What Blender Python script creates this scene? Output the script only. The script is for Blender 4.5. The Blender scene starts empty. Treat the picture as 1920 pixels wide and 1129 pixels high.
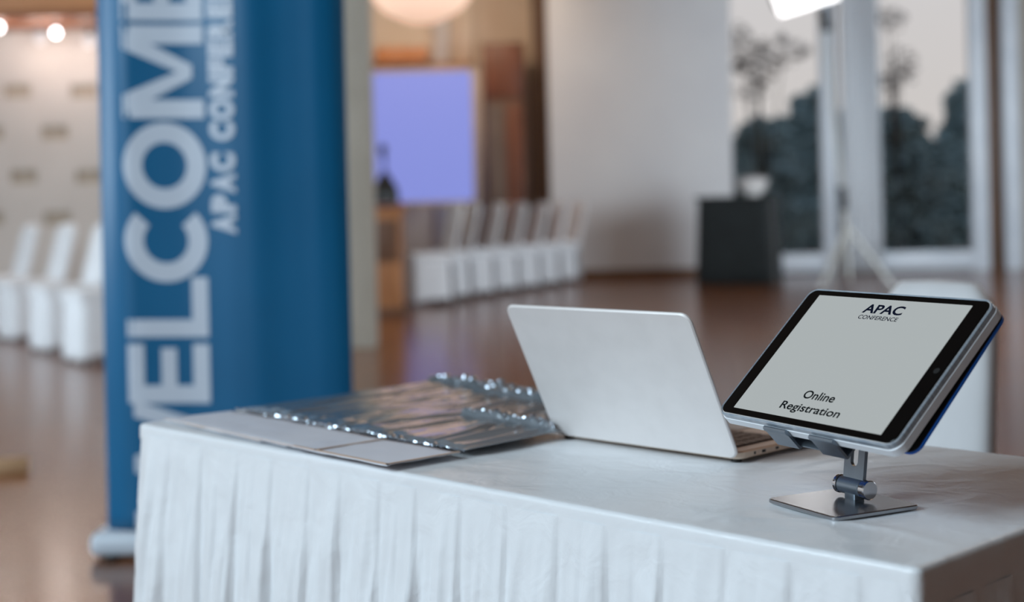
import bpy, bmesh, math, random
from mathutils import Vector, Matrix, noise
random.seed(7)
C = bpy.context.scene.collection
R = math.radians

# ------------------------------------------------------------------ camera, world, lights, exposure
S = 1.027
F, CX, CY, ROLL = 2640.0, 960.0, 392.0, 0.022
TZ = 0.735                       # table top height
H = TZ + 0.2974 * S              # camera height
n_ = math.hypot(1, ROLL)
RT = Vector((1, 0, -ROLL)) / n_
UP = Vector((ROLL, 0, 1)) / n_
CAM = Vector((0, 0, H))


def at(u, v, Y):
    """world point at depth Y seen at pixel u, v of the 1920 x 1129 photograph"""
    return CAM + (RT * ((u - CX) / F) - UP * ((v - CY) / F) + Vector((0, 1, 0))) * Y


def floor_at(u, v, z=0.0):
    r = RT * ((u - CX) / F) - UP * ((v - CY) / F) + Vector((0, 1, 0))
    return CAM + r * ((z - H) / r.z)


cam = bpy.data.objects.new('camera', bpy.data.cameras.new('camera'))
C.objects.link(cam)
cam.matrix_world = Matrix(((RT.x, UP.x, 0, 0), (RT.y, UP.y, -1, 0), (RT.z, UP.z, 0, H), (0, 0, 0, 1)))
cam.data.sensor_width = 36
cam.data.sensor_fit = 'HORIZONTAL'
cam.data.lens = F / 1920 * 36
cam.data.shift_y = -(564.5 - CY) / 1920
cam.data.clip_start = 0.05
cam.data.clip_end = 300
cam.data.dof.use_dof = True
cam.data.dof.focus_distance = 1.46
cam.data.dof.aperture_fstop = 2.9
sc = bpy.context.scene
sc.camera = cam
sc.view_settings.view_transform = 'Standard'
sc.view_settings.look = 'None'
sc.view_settings.gamma = 1
sc.view_settings.use_curve_mapping = False
sc.view_settings.exposure = 0.0
sc.cycles.use_denoising = True
sc.cycles.max_bounces = 8
sc.cycles.sample_clamp_indirect = 6

world = bpy.data.worlds.new('world')
sc.world = world
world.use_nodes = True
bg = world.node_tree.nodes['Background']
# overcast evening sky: cream near the horizon, cool blue-grey higher up, the same all round
wt_ = world.node_tree
tcw = wt_.nodes.new('ShaderNodeTexCoord')
sep = wt_.nodes.new('ShaderNodeSeparateXYZ')
rw = wt_.nodes.new('ShaderNodeValToRGB')
rw.color_ramp.elements[0].position = 0.0
rw.color_ramp.elements[0].color = (0.60, 0.56, 0.53, 1)
rw.color_ramp.elements[1].position = 0.45
rw.color_ramp.elements[1].color = (0.50, 0.64, 0.82, 1)
el = rw.color_ramp.elements.new(0.14)
el.color = (0.62, 0.60, 0.60, 1)
wt_.links.new(tcw.outputs['Generated'], sep.inputs[0])
wt_.links.new(sep.outputs['Z'], rw.inputs[0])
wt_.links.new(rw.outputs[0], bg.inputs[0])
bg.inputs[1].default_value = 1.0


def area(name, loc, target, sx, sy, power, color):
    l = bpy.data.lights.new(name, 'AREA')
    l.shape = 'RECTANGLE'
    l.size, l.size_y, l.energy, l.color = sx, sy, power, color
    o = bpy.data.objects.new(name, l)
    C.objects.link(o)
    o.location = loc
    o.rotation_euler = (Vector(target) - Vector(loc)).to_track_quat('-Z', 'Y').to_euler()
    return o


def point(name, loc, power, color, radius=0.1):
    l = bpy.data.lights.new(name, 'POINT')
    l.energy, l.color, l.shadow_soft_size = power, color, radius
    o = bpy.data.objects.new(name, l)
    C.objects.link(o)
    o.location = loc
    return o


# daylight of the tall windows left and behind; the third is an added fill
area('window_and_fill_daylight', (-5.2, -1.2, 4.2), (0.2, 1.9, 0.6), 4.6, 2.8, 500, (0.70, 0.88, 1.0))
area('window_and_fill_daylight', (-8.5, 6.0, 2.2), (3.0, 15.0, 0.9), 5.0, 2.6, 215, (0.72, 0.88, 1.0)).data.spread = R(110)
area('window_and_fill_daylight', (9.4, 9.0, 2.2), (2.0, 21.0, 1.0), 5.0, 3.0, 1150, (0.76, 0.89, 1.0))  # added to brighten the far wall and frames; no window here
# warm ceiling lighting of the hall
area('ceiling_warm', (-2.5, 13.0, 5.0), (-2.5, 14.0, 0.0), 5.0, 4.0, 60, (1.0, 0.72, 0.48))
area('ceiling_warm', (3.0, 5.5, 5.0), (2.0, 4.0, 0.0), 2.5, 2.5, 36, (1.0, 0.66, 0.42))
area('ceiling_warm', (-1.4, 18.6, 5.1), (-1.6, 22.0, 2.0), 3.2, 1.2, 75, (1.0, 0.78, 0.58)).data.spread = R(130)


# ------------------------------------------------------------------ materials
def lin(c):
    return tuple((x / 255 / 12.92) if x / 255 <= 0.04045 else ((x / 255 + 0.055) / 1.055) ** 2.4 for x in c)


def mat(name, col, rough=0.6, metal=0.0, col2=None, scale=8.0, bump=0.0, bscale=60.0, emit=None, estr=0.0,
        trans=0.0, stretch=(1, 1, 1), coat=0.0, sheen=0.0, ior=1.45, spec=0.5, alpha=1.0, detail=3.0):
    m = bpy.data.materials.new(name)
    m.use_nodes = True
    nt = m.node_tree
    b = nt.nodes['Principled BSDF']
    c = lin(col)
    b.inputs['Base Color'].default_value = (*c, 1)
    b.inputs['Roughness'].default_value = rough
    b.inputs['Metallic'].default_value = metal
    b.inputs['Transmission Weight'].default_value = trans
    b.inputs['Coat Weight'].default_value = coat
    b.inputs['Sheen Weight'].default_value = sheen
    b.inputs['IOR'].default_value = ior
    b.inputs['Specular IOR Level'].default_value = spec
    b.inputs['Alpha'].default_value = alpha
    tc = nt.nodes.new('ShaderNodeTexCoord')
    mp = nt.nodes.new('ShaderNodeMapping')
    mp.inputs['Scale'].default_value = stretch
    nt.links.new(tc.outputs['Object'], mp.inputs[0])
    if col2 is not None:
        nz = nt.nodes.new('ShaderNodeTexNoise')
        nz.inputs['Scale'].default_value = scale
        nz.inputs['Detail'].default_value = detail
        rmp = nt.nodes.new('ShaderNodeValToRGB')
        rmp.color_ramp.elements[0].position = 0.35
        rmp.color_ramp.elements[1].position = 0.65
        rmp.color_ramp.elements[0].color = (*c, 1)
        rmp.color_ramp.elements[1].color = (*lin(col2), 1)
        nt.links.new(mp.outputs[0], nz.inputs['Vector'])
        nt.links.new(nz.outputs['Fac'], rmp.inputs[0])
        nt.links.new(rmp.outputs[0], b.inputs['Base Color'])
    if bump > 0:
        nz = nt.nodes.new('ShaderNodeTexNoise')
        nz.inputs['Scale'].default_value = bscale
        nz.inputs['Detail'].default_value = detail
        bp = nt.nodes.new('ShaderNodeBump')
        bp.inputs['Strength'].default_value = bump
        bp.inputs['Distance'].default_value = 0.01
        nt.links.new(mp.outputs[0], nz.inputs['Vector'])
        nt.links.new(nz.outputs['Fac'], bp.inputs['Height'])
        nt.links.new(bp.outputs[0], b.inputs['Normal'])
    if emit is not None:
        b.inputs['Emission Color'].default_value = (*lin(emit), 1)
        b.inputs['Emission Strength'].default_value = estr
    return m


def wrinkled(name, col, rough, sheen):
    """satin cloth: soft creases made of distorted ridged noise"""
    m = mat(name, col, rough, sheen=sheen)
    nt = m.node_tree
    b = nt.nodes['Principled BSDF']
    tc = nt.nodes.new('ShaderNodeTexCoord')
    a = nt.nodes.new('ShaderNodeTexNoise')
    a.noise_type = 'RIDGED_MULTIFRACTAL'
    a.inputs['Scale'].default_value = 5.0
    a.inputs['Detail'].default_value = 2.0
    a.inputs['Distortion'].default_value = 1.2
    c = nt.nodes.new('ShaderNodeTexNoise')
    c.inputs['Scale'].default_value = 22.0
    c.inputs['Detail'].default_value = 3.0
    c.inputs['Distortion'].default_value = 0.6
    w = nt.nodes.new('ShaderNodeTexNoise')
    w.inputs['Scale'].default_value = 900.0
    nt.links.new(tc.outputs['Object'], a.inputs['Vector'])
    nt.links.new(tc.outputs['Object'], c.inputs['Vector'])
    nt.links.new(tc.outputs['Object'], w.inputs['Vector'])
    prev = None
    for tex, s, d in ((a, 0.55, 0.008), (c, 0.40, 0.006), (w, 0.10, 0.001)):
        bp = nt.nodes.new('ShaderNodeBump')
        bp.inputs['Strength'].default_value = s
        bp.inputs['Distance'].default_value = d
        nt.links.new(tex.outputs['Fac'], bp.inputs['Height'])
        if prev:
            nt.links.new(prev.outputs[0], bp.inputs['Normal'])
        prev = bp
    nt.links.new(prev.outputs[0], b.inputs['Normal'])
    return m


M = dict(
    floor=mat('polished_floor', (116, 68, 36), 0.2, ior=1.48, col2=(130, 79, 42), scale=1.3, bump=0.03, bscale=3.0, spec=0.5),
    ceiling=mat('ceiling_wood', (132, 104, 80), 0.55, col2=(112, 86, 64), scale=3, stretch=(0.3, 6, 1)),
    soffit=mat('soffit_wood', (176, 122, 76), 0.5, col2=(160, 106, 62), scale=3, stretch=(0.4, 6, 6)),
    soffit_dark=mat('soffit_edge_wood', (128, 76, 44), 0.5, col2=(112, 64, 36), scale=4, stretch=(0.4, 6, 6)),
    plaster=mat('plaster', (190, 180, 172), 0.8, col2=(184, 174, 166), scale=2, bump=0.1, bscale=30),
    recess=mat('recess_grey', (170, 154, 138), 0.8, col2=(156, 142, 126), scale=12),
    beige=mat('beige_plaster', (206, 186, 164), 0.8, col2=(198, 177, 154), scale=1.5, bump=0.05),
    white_wall=mat('white_paint', (208, 206, 206), 0.7, col2=(203, 201, 202), scale=1.2, bump=0.04),
    pillar=mat('pillar_paint', (158, 150, 138), 0.7, col2=(150, 142, 130), scale=3),
    frame=mat('white_aluminium', (196, 200, 206), 0.4, col2=(188, 193, 200), scale=4),
    glass=mat('window_glass', (255, 255, 255), 0.0, trans=1.0, ior=1.0, spec=0.3),
    sheer=mat('sheer_fabric', (205, 207, 210), 0.8, col2=(196, 199, 203), scale=5, stretch=(8, 8, 0.4)),
    brown_wood=mat('brown_wood', (110, 78, 54), 0.5, col2=(90, 62, 42), scale=5, stretch=(8, 8, 0.6)),
    dark_door=mat('dark_red_wood', (118, 66, 40), 0.45, col2=(92, 52, 32), scale=4, stretch=(6, 6, 0.6)),
    dark_door2=mat('grey_brown_wood', (112, 92, 76), 0.5, col2=(92, 74, 60), scale=4, stretch=(6, 6, 0.8)),
    orange_wood=mat('orange_wood', (182, 118, 68), 0.45, col2=(160, 98, 54), scale=4, stretch=(0.8, 6, 6)),
    lectern=mat('lectern_wood', (160, 108, 70), 0.45, col2=(140, 92, 58), scale=4, stretch=(6, 6, 0.6)),
    lectern_dark=mat('lectern_panel_wood', (96, 66, 48), 0.45, col2=(82, 56, 40), scale=4, stretch=(6, 6, 0.6)),
    cover=mat('chair_cover_fabric', (218, 218, 220), 0.75, col2=(212, 212, 214), scale=9, bump=0.15, bscale=14, sheen=0.2),
    leg_dark=mat('dark_metal', (38, 38, 36), 0.4, metal=0.6, col2=(46, 46, 44), scale=20),
    black=mat('black_plastic', (16, 18, 18), 0.45, col2=(20, 22, 22), scale=20),
    black_cloth=mat('black_cloth', (20, 27, 28), 0.8, col2=(15, 20, 21), scale=6, bump=0.2, bscale=9, sheen=0.1),
    screen=mat('projected_lavender', (60, 60, 90), 0.6, col2=(62, 62, 94), scale=3, emit=(131, 143, 219), estr=0.92),
    screen_frame=mat('screen_frame', (176, 160, 146), 0.5, col2=(168, 152, 138), scale=6),
    lantern=mat('paper_lantern', (235, 205, 185), 0.7, col2=(232, 200, 178), scale=6, emit=(240, 196, 168), estr=0.75),
    bulb=mat('lit_bulb', (120, 118, 116), 0.4, col2=(116, 114, 112), emit=(250, 246, 250), estr=12.0),
    bulb_dim=mat('dim_bulb', (70, 68, 68), 0.4, col2=(66, 64, 64), emit=(226, 218, 220), estr=0.85),
    softbox=mat('lit_diffuser', (255, 255, 255), 0.6, col2=(250, 250, 250), emit=(255, 252, 250), estr=2.5),
    stand_grey=mat('grey_stand_metal', (176, 174, 168), 0.4, metal=0.2, col2=(168, 166, 160), scale=9),
    leaf=mat('leaf_hazed', (142, 160, 160), 0.8, col2=(122, 142, 146), scale=1.5),  # distance haze is put into this leaf colour
    leaf_dry=mat('leaf_grey_brown', (176, 166, 158), 0.8, col2=(156, 150, 144), scale=1.5),
    bark=mat('bark', (70, 60, 50), 0.8, col2=(56, 48, 40), scale=9),
    soil=mat('outdoor_ground', (60, 72, 66), 0.9, col2=(48, 60, 56), scale=0.6),
    satin=wrinkled('white_satin', (227, 229, 232), 0.3, 0.1),
    banner=mat('blue_vinyl', (0, 98, 144), 0.32, col2=(0, 102, 149), scale=3, bump=0.01, bscale=300, spec=0.7),
    print_white=mat('white_print', (205, 216, 230), 0.5, col2=(202, 213, 228), scale=9),
    cassette=mat('white_cassette', (205, 214, 224), 0.3, col2=(200, 210, 221), scale=6),
    alu=mat('laptop_aluminium', (226, 221, 219), 0.45, metal=0.2, col2=(222, 217, 215), scale=30, bump=0.01, bscale=900),
    alu_warm_lit=mat('deck_aluminium_warm_lit', (226, 204, 184), 0.35, metal=0.4, col2=(221, 199, 179), scale=30),  # aluminium with the room's warm reflection put into its colour
    key=mat('grey_key', (164, 154, 146), 0.5, col2=(156, 147, 139), scale=40),
    rubber=mat('black_rubber', (18, 18, 18), 0.7, col2=(24, 24, 24), scale=40),
    port=mat('port_black', (8, 9, 10), 0.5, col2=(12, 12, 13), scale=90),
    steel=mat('brushed_steel', (170, 172, 176), 0.22, metal=1.0, col2=(162, 164, 168), scale=40, stretch=(1, 14, 1), bump=0.01, bscale=500),
    steel_arm=mat('grey_anodised_steel', (132, 142, 152), 0.34, metal=0.85, col2=(126, 136, 146), scale=60),
    chrome=mat('polished_steel', (215, 218, 222), 0.14, metal=1.0, col2=(208, 211, 216), scale=60),
    glass_black=mat('black_glass', (6, 8, 9), 0.16, col2=(8, 10, 11), scale=30, spec=0.3),
    display=mat('lit_display', (20, 22, 22), 0.5, col2=(22, 24, 24), scale=10, emit=(180, 187, 188), estr=0.86, spec=0.2),
    ink=mat('ink_navy', (6, 14, 34), 0.6, col2=(8, 16, 36), scale=40, spec=0.1),
    ink_black=mat('ink_black', (12, 18, 20), 0.6, col2=(14, 20, 22), scale=40, spec=0.1),
    case=mat('white_silicone', (220, 224, 229), 0.42, col2=(216, 220, 226), scale=40),
    clear_rim=mat('clear_rim_plastic', (160, 168, 176), 0.15, col2=(132, 144, 156), scale=60, stretch=(1, 1, 8), coat=0.6),
    blue_cover=mat('blue_leatherette', (26, 108, 214), 0.45, col2=(22, 100, 204), scale=60, bump=0.1, bscale=800),
    lining=mat('black_microfibre', (12, 13, 16), 0.8, col2=(16, 17, 20), scale=80),
    film=mat('glossy_clear_film', (132, 138, 144), 0.2, metal=0.2, col2=(92, 100, 107), scale=6, bump=0.25, bscale=30, stretch=(1, 0.22, 1), coat=0.4),
    flap=mat('frosted_film', (222, 224, 232), 0.5, col2=(214, 217, 227), scale=8, bump=0.05, bscale=20),
    tape=mat('peel_tape', (205, 178, 156), 0.3, col2=(196, 170, 150), scale=30),
    seal=mat('clear_zip_seal', (196, 204, 214), 0.14, metal=0.8, col2=(176, 186, 198), scale=40, bump=0.3, bscale=60, coat=0.6),
    beige_box=mat('cardboard', (196, 160, 124), 0.7, col2=(184, 148, 112), scale=12),
    ceramic=mat('white_ceramic', (226, 220, 216), 0.4, col2=(220, 214, 210), scale=12),
)


# ------------------------------------------------------------------ mesh helpers
def link_mesh(name, bm, material, parent=None, smooth=True, autosmooth=35):
    me = bpy.data.meshes.new(name)
    bmesh.ops.recalc_face_normals(bm, faces=bm.faces[:])
    bm.to_mesh(me)
    bm.free()
    if smooth:
        me.polygons.foreach_set('use_smooth', [True] * len(me.polygons))
        if autosmooth:
            me.set_sharp_from_angle(angle=R(autosmooth))
    me.materials.append(M[material] if isinstance(material, str) else material)
    o = bpy.data.objects.new(name, me)
    C.objects.link(o)
    if parent is not None:
        o.parent = parent
    return o


def rbox(bm, size, center=(0, 0, 0), bevel=0.0, seg=2, rot=None, taper=None):
    r = bmesh.ops.create_cube(bm, size=1.0)
    vs = r['verts']
    for v in vs:
        x, y, z = v.co.x * size[0], v.co.y * size[1], v.co.z * size[2]
        if taper:
            k = taper if z > 0 else 1.0
            x *= k
            y *= k
        v.co = (x, y, z)
    if bevel > 0:
        es = list({e for v in vs for e in v.link_edges})
        rr = bmesh.ops.bevel(bm, geom=es, offset=bevel, segments=seg, profile=0.5, affect='EDGES')
        vs = list({v for f in rr['faces'] for v in f.verts} | {v for v in vs if v.is_valid})
    mtx = Matrix.Translation(Vector(center)) @ (rot.to_4x4() if rot is not None else Matrix.Identity(4))
    bmesh.ops.transform(bm, matrix=mtx, verts=vs)
    return vs


def plate(bm, w, h, t, r, center=(0, 0, 0), seg=8, axis='y', edge=0.0, mtx=None):
    """rounded rectangle w (x) by h (second axis) with thickness t; axis is the thickness direction"""
    pts = []
    for cx, cy, a0 in ((w / 2 - r, h / 2 - r, 0), (-w / 2 + r, h / 2 - r, 90), (-w / 2 + r, -h / 2 + r, 180), (w / 2 - r, -h / 2 + r, 270)):
        for k in range(seg + 1):
            a = R(a0 + 90 * k / seg)
            pts.append((cx + r * math.cos(a), cy + r * math.sin(a)))
    prof = [(-t / 2, edge), (-t / 2 + edge, 0), (t / 2 - edge, 0), (t / 2, edge)] if edge > 0 else [(-t / 2, 0), (t / 2, 0)]
    loops = []
    made = []
    for d, ins in prof:
        lp = []
        for (x, y) in pts:
            k = 1 - ins / max(w, h) * 2
            p = (x * (1 - 2 * ins / w), y * (1 - 2 * ins / h))
            co = Vector((p[0], d, p[1])) if axis == 'y' else Vector((p[0], p[1], d))
            co = co + Vector(center)
            if mtx is not None:
                co = mtx @ co
            lp.append(bm.verts.new(co))
        loops.append(lp)
        made += lp
    n = len(pts)
    for a, b in zip(loops, loops[1:]):
        for i in range(n):
            bm.faces.new((a[i], a[(i + 1) % n], b[(i + 1) % n], b[i]))
    bm.faces.new(loops[0])
    bm.faces.new(list(reversed(loops[-1])))
    return made


def cyl(bm, p0, p1, r0, r1=None, seg=20, caps=True, bevel=0.0):
    p0, p1 = Vector(p0), Vector(p1)
    r1 = r0 if r1 is None else r1
    d = (p1 - p0)
    L = d.length
    q = d.to_track_quat('Z', 'Y')
    rings = [(0, r0), (L, r1)]
    if bevel > 0:
        rings = [(0, r0 - bevel), (bevel, r0), (L - bevel, r1), (L, r1 - bevel)]
    loops = []
    for z, r in rings:
        loops.append([bm.verts.new(p0 + q @ Vector((r * math.cos(2 * math.pi * k / seg), r * math.sin(2 * math.pi * k / seg), z))) for k in range(seg)])
    for a, b in zip(loops, loops[1:]):
        for i in range(seg):
            bm.faces.new((a[i], a[(i + 1) % seg], b[(i + 1) % seg], b[i]))
    if caps:
        bm.faces.new(list(reversed(loops[0])))
        bm.faces.new(loops[-1])


def tube(bm, pts, r, seg=10):
    pts = [Vector(p) for p in pts]
    loops = []
    for i, p in enumerate(pts):
        d = (pts[min(i + 1, len(pts) - 1)] - pts[max(i - 1, 0)]).normalized()
        q = d.to_track_quat('Z', 'Y')
        rr = r[i] if isinstance(r, (list, tuple)) else r
        loops.append([bm.verts.new(p + q @ Vector((rr * math.cos(2 * math.pi * k / seg), rr * math.sin(2 * math.pi * k / seg), 0))) for k in range(seg)])
    for a, b in zip(loops, loops[1:]):
        for i in range(seg):
            bm.faces.new((a[i], a[(i + 1) % seg], b[(i + 1) % seg], b[i]))
    bm.faces.new(list(reversed(loops[0])))
    bm.faces.new(loops[-1])


def lathe(bm, prof, center=(0, 0, 0), seg=24):
    c = Vector(center)
    loops = [[bm.verts.new(c + Vector((max(r, 1e-4) * math.cos(2 * math.pi * k / seg), max(r, 1e-4) * math.sin(2 * math.pi * k / seg), z))) for k in range(seg)] for r, z in prof]
    for a, b in zip(loops, loops[1:]):
        for i in range(seg):
            bm.faces.new((a[i], a[(i + 1) % seg], b[(i + 1) % seg], b[i]))
    bm.faces.new(list(reversed(loops[0])))
    bm.faces.new(loops[-1])


def grid(bm, nu, nv, fn):
    vs = [[bm.verts.new(fn(i / nu, j / nv)) for i in range(nu + 1)] for j in range(nv + 1)]
    for j in range(nv):
        for i in range(nu):
            bm.faces.new((vs[j][i], vs[j][i + 1], vs[j + 1][i + 1], vs[j + 1][i]))
    return vs


def thicken(o, t, offset=-1):
    m = o.modifiers.new('solid', 'SOLIDIFY')
    m.thickness = t
    m.offset = offset
    return o


def tag(o, label=None, cat=None, group=None, kind=None):
    if label: o['label'] = label
    if cat: o['category'] = cat
    if group: o['group'] = group
    if kind: o['kind'] = kind
    return o


def thing(name, label, cat, loc=(0, 0, 0), rotz=0.0, group=None, mtx=None):
    o = bpy.data.objects.new(name, None)
    C.objects.link(o)
    o.empty_display_size = 0.05
    if mtx is not None:
        o.matrix_world = mtx
    else:
        o.location = loc
        o.rotation_euler = (0, 0, rotz)
    return tag(o, label, cat, group)


def struct(name, bm, material, parent=None, **k):
    o = link_mesh(name, bm, material, parent, **k)
    if parent is None:
        o['kind'] = 'structure'
    return o


def copy_tree(root, loc, rotz, label):
    r = root.copy()
    C.objects.link(r)
    r.location = loc
    r.rotation_euler = (0, 0, rotz)
    r['label'] = label
    for ch in list(root.children):
        c = ch.copy()
        C.objects.link(c)
        c.parent = r
        for g in ch.children:
            d = g.copy()
            C.objects.link(d)
            d.parent = c
    return r


def text_bm(bm, s, box, place, bold=0.0, res=4, per_char=False):
    """flat lettering of string s; fitted to box (x0,x1,y0,y1: y0 baseline, y1 cap height); place maps (x, y) to a point"""
    cu = bpy.data.curves.new('lettering', 'FONT')
    cu.body = s
    cu.size = 1.0
    cu.offset = bold
    cu.resolution_u = res
    o = bpy.data.objects.new('lettering', cu)
    C.objects.link(o)
    dg = bpy.context.evaluated_depsgraph_get()
    me = bpy.data.meshes.new_from_object(o.evaluated_get(dg))
    bpy.data.objects.remove(o)
    bpy.data.curves.remove(cu)
    xs = [v.co.x for v in me.vertices]
    x0, x1 = min(xs), max(xs)
    cap = 0.729 + bold
    vs = []
    for v in me.vertices:
        u = box[0] + (v.co.x - x0) / (x1 - x0) * (box[1] - box[0])
        w = box[2] + (v.co.y + bold) / (cap + bold) * (box[3] - box[2])
        vs.append(bm.verts.new(place(u, w)))
    for p in me.polygons:
        try:
            bm.faces.new([vs[i] for i in p.vertices])
        except ValueError:
            pass
    bpy.data.meshes.remove(me)


# ------------------------------------------------------------------ the setting
bm = bmesh.new()
rbox(bm, (40, 36, 0.2), (0, 12, -0.1))
struct('floor', bm, 'floor')
bm = bmesh.new()
rbox(bm, (30, 30, 0.2), (-2, 8, 5.5))
struct('ceiling', bm, 'ceiling')

# left wall with rows of shallow rectangular recesses
YL = 14.5
wl_right = at(650, 200, YL).x
holes = []
for row, (vy, us) in enumerate((((171), (33, 158)), ((249), (-18, 103, 226)), ((331), (45, 168)), ((409), (-18, 108, 232)))):
    for u in us:
        holes.append((at(u, vy, YL).x, at(u, vy, YL).z))
for u, vy in ((-92, 171), (-140, 249), (-80, 331), (-140, 409), (290, 171), (350, 249), (300, 331), (350, 409)):
    holes.append((at(u, vy, YL).x, at(u, vy, YL).z))
hw, hh = 0.135, 0.072
xs = sorted({-11.0, wl_right} | {round(h[0] + s * hw, 4) for h in holes for s in (-1, 1)})
zs = sorted({0.0, 5.40} | {round(h[1] + s * hh, 4) for h in holes for s in (-1, 1)})
bm = bmesh.new()


def is_hole(x, z):
    return any(abs(x - hx) < hw and abs(z - hz) < hh for hx, hz in holes)


for i in range(len(xs) - 1):
    for j in range(len(zs) - 1):
        if is_hole((xs[i] + xs[i + 1]) / 2, (zs[j] + zs[j + 1]) / 2):
            continue
        q = [(xs[i], zs[j]), (xs[i + 1], zs[j]), (xs[i + 1], zs[j + 1]), (xs[i], zs[j + 1])]
        bm.faces.new([bm.verts.new((x, YL, z)) for x, z in q])
bmesh.ops.remove_doubles(bm, verts=bm.verts[:], dist=1e-4)
rbox(bm, (wl_right + 11.0, 0.1, 5.40), ((wl_right - 11.0) / 2, YL + 0.16, 2.70))
wall_left = struct('wall_left', bm, 'plaster', smooth=False)
proto = None
for hx, hz in holes:
    if proto is None:
        bm = bmesh.new()
        t = 0.035
        for a, b in (((-hw, -hh), (hw, -hh)), ((hw, -hh), (hw, hh)), ((hw, hh), (-hw, hh)), ((-hw, hh), (-hw, -hh))):
            bm.faces.new([bm.verts.new((a[0], 0, a[1])), bm.verts.new((b[0], 0, b[1])), bm.verts.new((b[0], t, b[1])), bm.verts.new((a[0], t, a[1]))])
        bm.faces.new([bm.verts.new(p) for p in ((-hw, t, -hh), (hw, t, -hh), (hw, t, hh), (-hw, t, hh))])
        proto = link_mesh('wall_recess', bm, 'recess', wall_left, smooth=False)
        o = proto
    else:
        o = proto.copy()
        C.objects.link(o)
    o.location = (hx, YL, hz)

# wooden soffit above the left wall
zb = at(90, 33, 13.6).z
bm = bmesh.new()
rbox(bm, (9.0, 0.9, 0.7), (at(620, 0, 13.6).x - 4.5, 14.05, zb + 0.41), bevel=0.02)
sof = struct('trim_1', bm, 'soffit')
bm = bmesh.new()
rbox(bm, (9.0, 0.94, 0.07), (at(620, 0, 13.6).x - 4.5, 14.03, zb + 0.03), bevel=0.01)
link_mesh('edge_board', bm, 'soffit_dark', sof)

# pillar right of the banner
YP = 10.75
pa, pb = at(640, 640, YP), at(706, 640, YP)
bm = bmesh.new()
rbox(bm, (pb.x - pa.x, 0.3, 5.40), ((pa.x + pb.x) / 2 - 0.012, YP + 0.15, 2.70), bevel=0.012)
bmesh.ops.transform(bm, matrix=Matrix.Identity(4), verts=bm.verts[:])
struct('wall_pillar', bm, 'pillar')

# beige back wall with pilasters
YB = 22.0
xa, xb = at(380, 200, YB).x, at(1032, 200, YB).x
bm = bmesh.new()
rbox(bm, (xb - xa, 0.2, 5.40), ((xa + xb) / 2, YB + 0.1, 2.70))
wall_back = struct('wall_back', bm, 'beige', smooth=False)
for k, (u0, u1, mm) in enumerate(((812, 842, 'plaster'), (860, 888, 'beige'), (996, 1034, 'brown_wood'))):
    x0, x1 = at(u0, 60, YB).x, at(u1, 60, YB).x
    bm = bmesh.new()
    rbox(bm, (x1 - x0, 0.12, 5.40), ((x0 + x1) / 2, YB - 0.06, 2.70), bevel=0.01)
    struct('trim_%d' % (k + 2), bm, mm)
bm = bmesh.new()
zr = at(850, 124, YB).z
rbox(bm, (at(888, 124, YB).x - at(640, 124, YB).x, 0.08, 0.1), ((at(888, 124, YB).x + at(640, 124, YB).x) / 2, YB - 0.16, zr), bevel=0.01)
struct('trim_5', bm, 'lectern')

# white wall panel
YW = 20.45
YG = 20.4
xa, xb = at(1030, 250, YW).x, at(1374, 250, YG).x
bm = bmesh.new()
rbox(bm, (xb - xa, 0.2, 5.40), ((xa + xb) / 2, YW + 0.1, 2.70), bevel=0.01)
struct('wall_right', bm, 'white_wall')
bm = bmesh.new()
rbox(bm, (xb - xa, 0.03, 0.13), ((xa + xb) / 2, YW - 0.015, 0.065), bevel=0.005)
struct('baseboard_right', bm, 'brown_wood')
# glazed wall on the right


def vbar(name, u0, u1, material, depth=0.12, z0=0.0, z1=5.40, Y=YG):
    x0, x1 = at(u0, 250, Y).x, at(u1, 250, Y).x
    b = bmesh.new()
    rbox(b, (x1 - x0, depth, z1 - z0), ((x0 + x1) / 2, Y, (z0 + z1) / 2), bevel=0.012)
    return struct(name, b, material)


zr0, zr1 = 0.03, 0.30
win = []
for k, (u0, u1, pu) in enumerate(((1376, 1538, (1538, 1572)), (1572, 1816, (1818, 1850)))):
    fr = vbar('window_%d' % (k + 1), pu[0], pu[1], 'frame')
    x0, x1 = at(u0, 250, YG).x, at(pu[0], 250, YG).x
    b = bmesh.new()
    rbox(b, (x1 - x0, 0.1, zr1 - zr0), ((x0 + x1) / 2, YG, (zr0 + zr1) / 2), bevel=0.01)
    link_mesh('bottom_rail', b, 'frame', fr)
    b = bmesh.new()
    rbox(b, (x1 - x0, 0.1, 0.2), ((x0 + x1) / 2, YG, 5.3), bevel=0.01)
    link_mesh('top_rail', b, 'frame', fr)
    b = bmesh.new()
    rbox(b, (x1 - x0, 0.008, 5.2 - zr1), ((x0 + x1) / 2, YG, (5.2 + zr1) / 2))
    link_mesh('window_pane', b, 'glass', fr)
vbar('trim_6', 1852, 1880, 'brown_wood', Y=20.7)
vbar('trim_7', 1880, 1912, 'frame', Y=20.5)
bm = bmesh.new()
x0, x1 = at(1905, 250, 20.8).x, 10.5
rbox(bm, (x1 - x0, 0.2, 5.40), ((x0 + x1) / 2, 20.9, 2.70))
struct('wall_far_right', bm, 'pillar')
bm = bmesh.new()
rbox(bm, (0.2, 25.6, 5.40), (10.5, 7.0, 2.70))
struct('wall_side', bm, 'white_wall')
bm = bmesh.new()
rbox(bm, (12.6, 0.2, 5.40), (4.1, -5.8, 2.70))
struct('wall_sky_block', bm, 'pillar')  # unseen wall, added to keep sky light off the table's right side

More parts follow.
